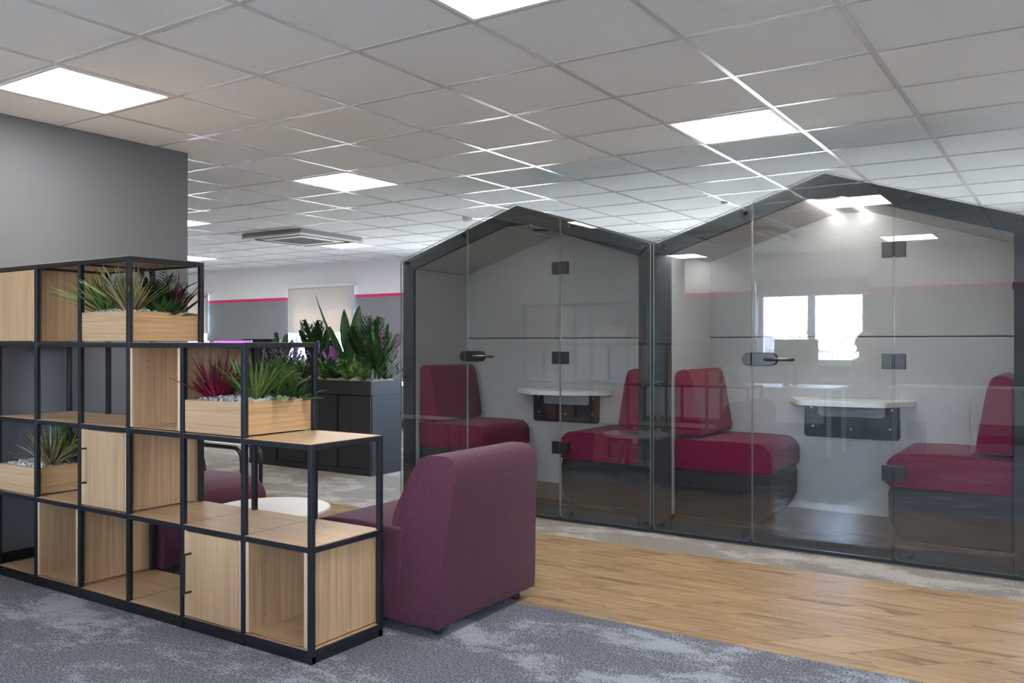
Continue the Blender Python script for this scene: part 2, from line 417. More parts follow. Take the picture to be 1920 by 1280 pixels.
for i, (x, y, l) in enumerate(lights):
    if i == 0: L0.location = (x, y, ZC); L0['label'] = l
    else: copy_tree(L0, (x, y, ZC), l)

def cassette(x, y, label):
    t = thing('air_conditioner', label, 'air conditioner', (x, y, ZC), 'ceiling air conditioning cassettes')
    s = .475
    b = mb(M['acgrey']); b.box(x-s+.01, x+s-.01, y-s+.01, y+s-.01, ZC-.04, ZC+.003); b.build('casing', t)
    f = mb(M['ac']); z0, z1 = ZC-.058, ZC-.04
    for a in ((x-s, x+s, y-s, y-s+.055), (x-s, x+s, y+s-.055, y+s), (x-s, x-s+.055, y-s+.055, y+s-.055), (x+s-.055, x+s, y-s+.055, y+s-.055)): f.box(*a, z0, z1)
    f.box(x-.33, x+.33, y-.33, y+.33, z0, z1); f.build('fascia', t, bevel=.004)
    gmb = mb(M['acgrey'])
    for k in range(16): yy = y-.24+k*.032; gmb.box(x-.25, x+.25, yy-.004, yy+.004, z0-.004, z0+.002)
    gmb.build('grille', t)
    for sx, sy in ((0, 1), (0, -1), (1, 0), (-1, 0)):
        v = mb(M['cabgap'])
        if sx == 0: v.box(x-.34, x+.34, y+sy*.375-.028, y+sy*.375+.028, z0+.002, z0+.012)
        else: v.box(x+sx*.375-.028, x+sx*.375+.028, y-.34, y+.34, z0+.002, z0+.012)
        v.build('air_slot', t)
    return t
cassette(-7.33, 6.84, 'white ceiling air conditioning cassette beside the distant LED panel')
cassette(-3.1, .75, 'ceiling air conditioning cassette reflected faintly in the right booth roof')
tag(mb(M['whitep']).lathe([(.05, ZC), (.05, ZC-.02), (.036, ZC-.038), (.012, ZC-.045)], (-4.93, 6.72)).build('smoke_detector', origin=(-4.93, 6.72, ZC), smooth=True), 'small white round smoke detector on ceiling above the left booth', 'smoke detector')
sd = mb(M['whitep']).lathe([(.03, ZC+.005), (.03, ZC-.012), (.01, ZC-.02)], (-2.54, 7.2)).build('motion_sensor', origin=(-2.54, 7.2, ZC), smooth=True); tag(sd, 'tiny sensor with green light on ceiling left of the right booth roof', 'sensor')
for (x, y, l) in ((-5.65, 4.45, 'tiny yellowed hook hanging from the ceiling bar, nearer the grey wall'), (-5.72, 4.75, 'tiny yellowed hook on the ceiling bar, farther one')):
    tag(mb(M['brass']).tube([(x, y, ZC), (x, y, ZC-.02), (x+.01, y, ZC-.03), (x+.02, y, ZC-.022)], .003, 6).build('ceiling_hook', origin=(x, y, ZC), smooth=True), l, 'hook', 'ceiling hooks')

# ------------------------------------------------------------ shelving grid
MX = .39; SX1 = -2.40; SY0, SY1 = 2.282, 2.682
T = .022
LV = [.05, .44, .828, 1.212, 1.602]           # top of frame rail at each level
HT_ = [2, 3, 3, 4, 4, 4]                       # rows in column 0 (right) .. 5
def cx(i): return SX1 - MX*i                   # x of grid line i
unit = thing('shelving_unit', 'long stepped black metal shelving grid with oak shelves by the grey wall', 'shelving', (cx(3), (SY0+SY1)/2, 0))
F = mb(M['black'])
for i in range(7):
    h = max(HT_[min(i, 5)] if i < 6 else 0, HT_[i-1] if i > 0 else 0)
    for y in (SY0, SY1-T): 
        xa = cx(i)-T if i == 0 else cx(i)-T/2
        if i == 6: xa = cx(i)
        F.box(xa, xa+T, y, y+T, 0, LV[h])
    for k in range(h+1):
        xa = cx(i)-T if i == 0 else (cx(i) if i == 6 else cx(i)-T/2)
        F.box(xa, xa+T, SY0+T, SY1-T, LV[k]-T, LV[k])
for i in range(6):
    for k in range(HT_[i]+1):
        xr = cx(i)-(T if i == 0 else T/2); xl = cx(i+1)+(T if i == 5 else T/2)
        for y in (SY0, SY1-T): F.box(xl, xr, y, y+T, LV[k]-T, LV[k])
F.box(cx(6), cx(0), SY0+.004, SY0+T, .0, .028); F.box(cx(6), cx(0), SY1-T, SY1-.004, .0, .028); F.box(cx(0)-T, cx(0)-.003, SY0+T, SY1-T, 0, .028)
F.build('frame', unit, bevel=.0015, seg=1)
for gxx, hs in ((0, LV[:3]), (1, LV[3:4]), (3, LV[4:5])):
    for h in hs:
        for y in (SY0+.07, SY1-.07):
            xx = SX1 if gxx == 0 else cx(gxx)+T/2
            mb(M['blackm']).tube([(xx-.004, y, h-T/2), (xx+.002, y, h-T/2)], .0045, 8).build('screw', unit)
for i in range(6):
    for k in range(HT_[i]+1):
        a = cx(i+1)+(T if i == 5 else T/2)+.001; b = cx(i)-(T if i == 0 else T/2)-.001
        if k in (0,): z0, z1 = LV[k]-.016, LV[k]-.001
        else: z0, z1 = LV[k]-.017, LV[k]+.001
        mb(M['oak_x']).box(a-.009 if i < 5 else a, b+.009 if i > 0 else b+.012, SY0+.0015, SY1-.0015, LV[k]-.004, LV[k]+.0008).box(a, b, SY0+T, SY1-T, LV[k]-.014, LV[k]-.001).build('shelf', unit, bevel=.001, seg=1)
ST = .018
def insert(i, k, name, label, cat, door=None, group=None):
    a = cx(i+1)+(T if i == 5 else T/2)+.004; b = cx(i)-(T if i == 0 else T/2)-.004
    z0 = LV[k]+.007; z1 = LV[k+1]-T-.002; y0, y1 = SY0+.004, SY1-.01
    t = thing(name, label, cat, ((a+b)/2, (y0+y1)/2, z0), group)
    for xa in (a, b-ST):
        s = mb(M['oak_v']).box(xa, xa+ST, y0+.002, y1, z0, z1); s.use(M['oak_edge']).box(xa, xa+ST, y0, y0+.002, z0, z1); p = s.build('side_panel', t)
        sx = xa+ST if xa == a else xa
        for hz in (z0+.05, z0+.08, z1-.09, z1-.06):
            h = mb(M['hole']); h.tube([(sx-.0005, y0+.08, hz), (sx+.0008, y0+.08, hz)] if xa == a else [(sx-.0008, y0+.08, hz), (sx+.0005, y0+.08, hz)], .0022, 6)
            h.build('shelf_pin_hole', p)
    mb(M['oak_x']).box(a+ST, b-ST, y0+.006, y1, z0, z0+.003).build('base_panel', t)
    if name == 'storage_cabinet':
        mb(M['oak_v']).box(a+ST, b-ST, y1-.012, y1, z0+.003, z1).build('back_panel', t)
        mb(M['oak_x']).box(a+ST, b-ST, y0+.02, y1-.012, z1-ST, z1).build('top_panel', t)
        d = mb(M['oak_door']).box(a+ST*.9, b-ST*.6, y0-.006, y0+.012, z0+.002, z1-.002).build('door', t, bevel=.0015)
        hx = a+ST+.035; hz = (z0+z1)/2+.01
        if (i, k) == (5, 3): d['label'] = 'plain oak door'; return t
        hm = mb(M['blackm'])
        for zz in (hz-.08, hz+.08): hm.box(hx-.004, hx+.004, y0-.036, y0-.006, zz-.004, zz+.004)
        hm.box(hx-.004, hx+.004, y0-.044, y0-.036, hz-.084, hz+.084)
        hm.build('door_handle', d, bevel=.001); d['label'] = 'oak door with black bar handle'
    return t
G = 'oak cupboards in the shelving grid'
insert(5, 3, 'storage_cabinet', 'oak cupboard in the top row at the left edge of the shelving', 'cabinet', group=G)
insert(3, 1, 'storage_cabinet', 'oak cupboard in the middle of the grid, right of the lowest planter', 'cabinet', group=G)
insert(1, 0, 'storage_cabinet', 'oak cupboard on the bottom row, second bay from right end', 'cabinet', group=G)
G = 'open oak cubby boxes in the shelving grid'
insert(2, 2, 'cubby_box', 'open oak cubby left of the planter with red grass', 'cubby box', group=G)
insert(4, 0, 'cubby_box', 'open oak cubby on the bottom row below the leftmost planter', 'cubby box', group=G)
insert(0, 0, 'cubby_box', 'open oak cubby at the right front end of the bottom row', 'cubby box', group=G)

# ------------------------------------------------------------ planters in the grid
def stones(x0, x1, y0, y1, z, n, s=.011):
    b = mb(M['stone'])
    for _ in range(n):
        x, y = random.uniform(x0, x1), random.uniform(y0, y1)
        hx = 1-abs(2*(x-x0)/(x1-x0)-1)**4; hy = 1-abs(2*(y-y0)/(y1-y0)-1)**4
        b.blob((x, y, z+.018*hx*hy+random.uniform(-.004, .006)), s*random.uniform(.6, 1.2), s*random.uniform(.6, 1.1), s*random.uniform(.45, .8), 1, .22, Matrix.Rotation(random.uniform(0, 6), 4, (random.random(), random.random(), 1)))
    return b
def planter(i, k, label):
    a = cx(i+1)+(T if i == 5 else T/2)+.004; b = cx(i)-(T if i == 0 else T/2)-.004
    z0 = LV[k]+.007; h = .135; y0, y1 = SY0+.006, SY1-.008
    t = thing('planter_box', label, 'planter', ((a+b)/2, (y0+y1)/2, z0), 'oak planter boxes in the shelving grid')
    mb(M['oak_h']).box(a, b, y0, y0+.015, z0, z0+h).build('front_panel', t, bevel=.001, seg=1)
    mb(M['oak_h']).box(a, b, y1-.015, y1, z0, z0+h).build('back_panel', t, bevel=.001, seg=1)
    for xa in (a, b-.015): mb(M['oak_y']).box(xa, xa+.015, y0+.015, y1-.015, z0, z0+h).build('side_panel', t, bevel=.001, seg=1)
    s = stones(a+.02, b-.02, y0+.02, y1-.02, z0+h-.008, 620)
    s.use(M['soil']).box(a+.015, b-.015, y0+.015, y1-.015, z0+.02, z0+h-.01)
    g_ = s.build('gravel', t); g_['kind'] = 'stuff'; g_['label'] = 'grey stone chips'
    return (a+b)/2, (y0+y1)/2, z0+h
P33 = planter(3, 3, 'oak planter box on the top row under the oak top shelf')
P12 = planter(1, 2, 'oak planter box with red and green grass, one step below the top')
P51 = planter(5, 1, 'oak planter box at the left edge, third row down')

# leaves
def leaf(b, base, az, el, L, w, droop=.6, seg=7, fold=.25, tipw=.05, widest=.3, twist=0, roll=0):
    p = Vector(base); d = Vector((math.cos(az)*math.cos(el), math.sin(az)*math.cos(el), math.sin(el)))
    side0 = Vector((-math.sin(az), math.cos(az), 0)); rows = []
    if roll: side0 = Matrix.Rotation(roll, 3, d) @ side0
    for i in range(seg+1):
        t = i/seg
        if t < widest: ww = .45+.55*math.sin(t/widest*PI/2)
        else: ww = tipw+(1-tipw)*(math.cos((t-widest)/(1-widest)*PI/2))**.8
        side = side0 if not twist else (Matrix.Rotation(twist*t, 3, d) @ side0)
        nrm = side.cross(d).normalized()
        hw = w*ww/2
        rows.append((b.v(p+side*hw+nrm*hw*fold*2), b.v(p), b.v(p-side*hw+nrm*hw*fold*2)))
        p = p+d*(L/seg); d = (d+Vector((0, 0, -droop/seg*(.4+t*1.4)))).normalized()
    for A, B in zip(rows, rows[1:]):
        b.face([A[0], A[1], B[1], B[0]]); b.face([A[1], A[2], B[2], B[1]])
    return p
def fit(b, z, room):
    top = max(v.co.z for v in b.b.verts)
    if top > z+room:
        k = room/(top-z)
        for v in b.b.verts:
            if v.co.z > z: v.co.z = z+(v.co.z-z)*k
def grass(name, label, x, y, z, m, n, L, w, spread=.9, droop=.7, lean=(0, 0), cat='grass plant', extra=None, room=.228):
    b = mb(m)
    for k in range(n):
        az = random.uniform(0, 2*PI); r = random.random()**.7
        el = PI/2 - r*spread
        dx = math.cos(az)*math.cos(el)+lean[0]*.5; dy = math.sin(az)*math.cos(el)+lean[1]*.5
        az2 = math.atan2(dy, dx); hh = math.hypot(dx, dy); el2 = math.atan2(math.sin(el), hh)
        leaf(b, (x+random.uniform(-.012, .012), y+random.uniform(-.012, .012), z-.02), az2, el2, L*random.uniform(.6, 1.08), w*random.uniform(.7, 1.15), droop*random.uniform(.4, 1.4)*(.3+r), 7, .3, .04, .35, random.uniform(-.8, .8))
    if extra:
        for (az, el, l_, ww, dr) in extra: leaf(b, (x, y, z-.02), az, el, l_, ww, dr, 10, .3, .03, .3)
    fit(b, z, room)
    o = b.build(name, origin=(x, y, z-.01), smooth=True, fixn=False)
    return tag(o, label, cat)
def frond_mesh(b, base, az, el, L, lw, ll, pairs, droop=.5, seg=12, ang=.9):
    p = Vector(base); d = Vector((math.cos(az)*math.cos(el), math.sin(az)*math.cos(el), math.sin(el))); pts = [p.copy()]; ds = [d.copy()]
    for i in range(seg):
        p = p+d*(L/seg); d = (d+Vector((0, 0, -droop/seg))).normalized(); pts.append(p.copy()); ds.append(d.copy())
    b.tube(pts, [.0035*(1-.7*i/seg) for i in range(seg+1)], 5)
    for j in range(pairs):
        t = .22+.78*j/max(1, pairs-1); f = t*seg; i = min(int(f), seg-1); q = pts[i].lerp(pts[i+1], f-i); d = ds[i]
        side = d.cross(Vector((0, 0, 1))); side = side.normalized() if side.length > .01 else Vector((1, 0, 0))
        for s in (1, -1):
            dd = (d*math.cos(ang)+side*s*math.sin(ang)).normalized(); l_ = ll*(math.sin(PI*min(1, .15+t*.85))**.6+.1)
            leaf(b, q, math.atan2(dd.y, dd.x), math.asin(max(-1, min(1, dd.z)))+random.uniform(-.1, .15), l_, lw, .35, 4, .15, .05, .4)
def fern(name, label, x, y, z, m, n, L, ll=.045, lw=.012, spread=.9, az0=None, azr=PI, cat='fern', pairs=14):
    b = mb(m)
    for k in range(n):
        az = random.uniform(0, 2*PI) if az0 is None else az0+random.uniform(-azr, azr)
        frond_mesh(b, (x, y, z-.015), az, PI/2-random.uniform(.15, spread), L*random.uniform(.7, 1.05), lw, ll, pairs, random.uniform(.3, 1.0))
    fit(b, z, .228)
    return tag(b.build(name, origin=(x, y, z-.01), smooth=True, fixn=False), label, cat)
def agave(name, label, x, y, z, m, n, L, w):
    b = mb(m)
    for k in range(n):
        az = k*2.4; r = k/n
        leaf(b, (x, y, z-.015), az, 1.35-r*1.2+random.uniform(-.08, .08), L*(.6+.5*r), w, .25+.3*r, 8, .35, .02, .3)
    return tag(b.build(name, origin=(x, y, z-.01), smooth=True, fixn=False), label, 'agave plant')
# top planter
X, Y, Z = P33
grass('grass_plant', 'bright green spiky grass leaning left out of the top planter', X-.11, Y-.11, Z, M['g_bright'], 64, .27, .013, .80, .35, (-.40, -.10), extra=[(3.45, .72, .33, .014, .5), (3.6, .55, .35, .014, .4), (3.5, .40, .33, .014, .2), (3.75, .65, .32, .013, .4), (3.4, .5, .34, .012, .5)])
grass('grass_plant', 'straw coloured olive grass at the near corner of the top planter', X+.085, Y-.115, Z, M['g_olive'], 90, .285, .013, .80, .35, extra=[(3.6, .6, .3, .011, .5), (.7, .75, .3, .012, .5), (3.9, .8, .3, .012, .3)])
fern('fern', 'dark green fern at the back of the top planter', X+.03, Y+.06, Z, M['g_fern'], 18, .28, .045, .013, .8)
grass('grass_plant', 'dark burgundy spiky plant at the rear of the top planter', X+.08, Y+.12, Z, M['g_dred'], 46, .25, .013, 1.0, .3)
agave('agave_plant', 'green rosette agave at the right side of the top planter', X+.13, Y+.03, Z, M['g_agave'], 26, .155, .034)
# middle planter
X, Y, Z = P12
grass('grass_plant', 'crimson spiky grass in the planter beside the green grass', X-.09, Y-.09, Z, M['g_red'], 110, .245, .013, 1.0, .3, extra=[(3.35, .3, .26, .012, .9), (3.2, .75, .24, .008, 1.0), (3.3, .6, .26, .007, .9)])
grass('grass_plant', 'tall bright green grass behind the corner post, beside the crimson grass', X+.10, Y-.06, Z, M['g_bright'], 96, .30, .013, .75, .3)
fern('fern', 'light green fern low in the planter with crimson grass', X+.10, Y+.06, Z, M['g_lime'], 11, .19, .04, .012, 1.3, .6, 1.2)
agave('agave_plant', 'dark green rosette at the back right of the middle planter', X+.12, Y+.13, Z, M['g_agave'], 22, .17, .028)
grass('grass_plant', 'dark burgundy tuft at the back of the middle planter', X-.02, Y+.12, Z, M['g_dred'], 30, .23, .012, .8, .3)
# lower left planter
X, Y, Z = P51
grass('grass_plant', 'green grass at the rear of the lower left planter', X+.02, Y+.03, Z, M['g_bright'], 80, .30, .013, .8, .35)
grass('grass_plant', 'grey olive grass at the front of the lower left planter', X+.11, Y-.08, Z, M['g_olive'], 84, .27, .012, 1.05, .35)
fern('fern', 'dark fern at the back of the lower left planter', X+.08, Y+.12, Z, M['g_fern'], 10, .2, .04, .012, .9)
agave('agave_plant', 'dark small rosette at the right side of the lower left planter', X+.14, Y+.06, Z, M['g_agave'], 18, .12, .026)
grass('grass_plant', 'dark red tuft at the back corner of the lower left planter', X+.13, Y+.14, Z, M['g_dred'], 36, .28, .012, .6, .3)

# ------------------------------------------------------------ lounge chairs and tables
def lounge_chair(xb, s, y0, y1, label):
    # xb: x of the back foot line; s=+1 back faces +x, s=-1 back faces -x
    t = thing('lounge_chair', label, 'chair', (xb-s*.38, (y0+y1)/2, 0), 'purple armless lounge chairs')
    def X(v): return xb+s*v
    back = [(.0, .045), (.01, .20), (.025, .45), (.045, .65), (.035, .71), (-.01, .738), (-.11, .738), (-.165, .72), (-.195, .66), (-.265, .50), (-.275, .44), (-.235, .29), (-.26, .045)]
    m = mb(M['purple']); m.prism([(X(a), z) for a, z in round_poly(back, [.01, .1, .1, .03, .03, .03, .03, .04, .1, .06, .04, .1, .01], 3)], y0, y1, 'y')
    for v in m.b.verts:
        k = max(0, (v.co.z-.1)/.64); v.co.y = y0+.085*k**1.5+(v.co.y-y0)*((y1-.05*k-y0-.085*k**1.5)/(y1-y0))
    m.build('backrest', t, bevel=.035, seg=4, smooth=True)
    seat = [(-.20, .045), (-.205, .43), (-.45, .445), (-.65, .435), (-.75, .40), (-.785, .35), (-.79, .25), (-.77, .045)]
    m = mb(M['purple']); m.prism([(X(a), z) for a, z in round_poly(seat, [0, 0, .1, .1, .05, .05, .1, .01], 3)], y0+.004, y1-.004, 'y'); m.build('seat', t, bevel=.03, seg=4, smooth=True)
    for fx in (-.06, -.70):
        for fy in (y0+.08, y1-.08):
            mb(M['blackm']).lathe([(.022, 0), (.024, .01), (.02, .048)], (X(fx), fy), 16).build('foot', t, smooth=True)
    return t
lounge_chair(-2.17, 1, 2.75, 3.50, 'purple lounge chair seen from behind, beside right end of the shelving')
lounge_chair(-4.70, -1, 2.70, 3.38, 'purple lounge chair glimpsed through the shelving, back against grey wall')
t = thing('coffee_table', 'low white round coffee table between the two purple chairs', 'table', (-3.37, 2.93, 0))
mb(M['white']).lathe([(.28, .365), (.292, .369), (.295, .378), (.292, .387), (.285, .39)], (-3.37, 2.93), 64).build('tabletop', t, smooth=False)
for k in range(4):
    a = k*PI/2+.6; c_, s_ = math.cos(a), math.sin(a)
    mb(M['blackm']).tube([(-3.37+.10*c_, 2.93+.10*s_, .367), (-3.37+.21*c_, 2.93+.21*s_, 0)], .009).build('leg', t, smooth=True)
t = thing('side_table', 'side table on black tubular legs behind the far purple chair', 'table', (-5.05, 3.92, 0))
mb(M['white']).box(-5.42, -4.70, 3.82, 4.02, .515, .53).build('tabletop', t, bevel=.004)
for y in (3.84, 4.0):
    pth = [(-5.42, y, .0), (-5.42, y, .42)] + [(-5.42+.08*(1-math.cos(a)), y, .42+.08*math.sin(a)) for a in (.4, .8, 1.2, 1.57)] + [(-4.78+.08*math.sin(a), y, .42+.08*math.cos(a)) for a in (0, .4, .8, 1.2, 1.57)] + [(-4.70, y, .0)]
    mb(M['blackm']).tube(pth, .014).build('leg_frame', t, smooth=True)

# ------------------------------------------------------------ planter cabinets behind
def cabinet(x0, x1, label):
    y0, y1 = 5.81, 6.24
    t = thing('tambour_cabinet', label, 'cabinet', ((x0+x1)/2, (y0+y1)/2, 0), 'dark planter cabinets')
    mb(M['cab']).box(x0, x1, y0+.018, y1, .0, .731).box(x0, x1, y0, y0+.018, 0, .055).build('carcass', t, bevel=.003)
    xm = (x0+x1)/2
    for a, b in ((x0+.006, xm-.018), (xm+.018, x1-.006)): mb(M['cab']).box(a, b, y0, y0+.016, .06, .722).build('door', t, bevel=.002)
    mb(M['cabgap']).box(xm-.017, xm+.017, y0+.012, y0+.017, .06, .722).build('handle_recess', t)
    p = thing('planter_trough', label.replace('storage cabinet', 'planter trough on the cabinet'), 'planter', (xm, (y0+y1)/2, .732), 'dark planter troughs')
    q = mb(M['cab']); q.box(x0, x1, y0+.002, y0+.014, .732, .862).box(x0, x1, y1-.014, y1, .732, .862).box(x0, x0+.012, y0+.014, y1-.014, .732, .862).box(x1-.012, x1, y0+.014, y1-.014, .732, .862).box(x0+.012, x1-.012, y0+.014, y1-.014, .732, .745)
    q.build('trough', p, bevel=.002)
    s = mb(M['soil']); nx, ny = 90, 36; vv = []
    for i in range(nx+1):
        row = []
        for j in range(ny+1):
            x = x0+.012+(x1-x0-.024)*i/nx; y = y0+.014+(y1-y0-.028)*j/ny
            e = min(1, min(i, nx-i)/6, min(j, ny-j)/6)
            row.append(s.v((x, y, .848+e*.022+random.uniform(-.004, .004))))
        vv.append(row)
    for i in range(nx):
        for j in range(ny): s.face([vv[i][j], vv[i+1][j], vv[i+1][j+1], vv[i][j+1]])
    o = s.build('gravel', p); o['kind'] = 'stuff'
    return t
cabinet(-6.175, -5.35, 'dark grey storage cabinet nearer the left booth')
cabinet(-7.005, -6.18, 'dark grey storage cabinet farther from the left booth')
PZ = .868
def big_leaf(b, base, az, el, stalk, L, w, droop, roll=0):
    p = Vector(base); d = Vector((math.cos(az)*math.cos(el), math.sin(az)*math.cos(el), math.sin(el)))
    b.tube([p, p+d*stalk*.5, p+d*stalk], [.008, .006, .005], 6)
    leaf(b, p+d*stalk, az, el, L, w, droop, 12, .14, .04, .38, 0, roll)
def paddle_plant(label, x, y, leaves):
    b = mb(M['g_paddle'])
    for a in leaves: big_leaf(b, (x, y, PZ-.02), *a)
    return tag(b.build('paddle_leaf_plant', origin=(x, y, PZ-.015), smooth=True, fixn=False), label, 'plant')
# camera right-hand direction is (.836,.549): azimuth .58 goes right in view, 3.72 goes left
paddle_plant('tall plant with large upright paddle leaves in the dark trough', -5.80, 6.02,
             [(3.72, 1.17, .20, .70, .07, -.12, .5), (3.72, 1.48, .24, .45, .12, .05, 1.3), (.58, 1.46, .26, .47, .125, .03, -1.35), (3.72, 1.22, .17, .38, .09, .1, 1.15),
              (.58, 1.28, .2, .36, .11, .3, -1.1), (1.2, 1.2, .18, .30, .11, .5, 0), (5.2, 1.25, .15, .28, .1, .5, .5)])
def feather(label, x, y, n, L, ll, lw, spread, m, pairs=9):
    b = mb(m)
    for k in range(n):
        frond_mesh(b, (x, y, PZ-.01), random.uniform(0, 6.28), PI/2-random.uniform(.05, spread), L*random.uniform(.75, 1.0), lw, ll, pairs, random.uniform(.1, .5), 10, .55)
    return tag(b.build('feather_leaf_plant', origin=(x, y, PZ-.015), smooth=True, fixn=False), label, 'plant', 'glossy feather leaved plants in the troughs')
feather('feather leaved plant standing tall in front of the roller blind', -6.30, 6.05, 11, .60, .17, .036, .30, M['g_deep'])
feather('feather leaved plant right of the large paddle leaves', -5.58, 6.05, 13, .60, .18, .036, .42, M['g_deep'])
feather('feather leaved plant close to the left booth', -5.42, 6.0, 10, .52, .15, .03, .55, M['g_fern'])
feather('short feather leaved plant left of the tall one before the blind', -6.78, 6.02, 8, .46, .12, .028, .6, M['g_deep'])
def bush(label, x, y, n, h, r, m, fl=None, nf=0):
    b = mb(m)
    for k in range(n):
        az = random.uniform(0, 6.28); el = PI/2-random.random()**.6*1.1; L = h*random.uniform(.6, 1)
        d = Vector((math.cos(az)*math.cos(el), math.sin(az)*math.cos(el), math.sin(el))); base = Vector((x, y, PZ-.01))
        pts = [base, base+d*L*.5+Vector((0, 0, .02)), base+d*L]; b.tube(pts, .003, 4)
        for j in range(11):
            t = .2+.8*j/10; q = base+d*L*t
            leaf(b, q, az+random.uniform(-1.8, 1.8), random.uniform(-.1, 1.2), r*random.uniform(.6, 1.1), r*.34, .4, 4, .15, .05, .45)
    if fl:
        b.use(fl)
        for k in range(nf):
            az = random.uniform(0, 6.28); el = PI/2-random.random()*.75
            d = Vector((math.cos(az)*math.cos(el), math.sin(az)*math.cos(el), math.sin(el))); base = Vector((x, y, PZ)); L = h*random.uniform(.95, 1.25)
            b.tube([base+d*L*.5, base+d*L], .002, 4)
            for j in range(16):
                b.blob(base+d*(L*(.72+.28*j/15))+Vector([random.uniform(-.012, .012) for _ in range(3)]), .008, .008, .009, 1, .3)
    return tag(b.build('leafy_bush' if not fl else 'flowering_bush', origin=(x, y, PZ-.015), smooth=True, fixn=False), label, 'plant', 'small leafy plants in the troughs')
bush('small bush with purple blossom just right of the shelving corner post', -6.12, 5.98, 26, .30, .06, M['g_deep'], M['flower2'], 5)
bush('small bush with pink purple blossom below the paddle leaves', -5.92, 5.93, 24, .26, .06, M['g_fern'], M['flower'], 6)
bush('lime green leafy sprig left of the centre of the trough', -6.0, 5.88, 14, .20, .07, M['g_lime'])
bush('tall bush with pink blossom spikes next to the left booth', -5.43, 6.1, 22, .40, .06, M['g_fern'], M['flower'], 7)
bush('small green sprig at the front right of the trough', -5.50, 5.9, 14, .20, .07, M['g_lime'])
bush('green leafy plant under the paddle leaves at the front', -5.70, 5.88, 16, .22, .08, M['g_lime'])
bush('dense dark green bush seen through the shelving opening, left', -6.50, 5.95, 34, .30, .06, M['g_deep'], M['flower'], 4)
bush('dense green bush seen through the shelving opening, right', -6.30, 5.90, 30, .24, .06, M['g_fern'])
bush('dark bush at the far left of the trough with violet flowers', -6.75, 5.95, 30, .30, .06, M['g_deep'], M['flower2'], 5)

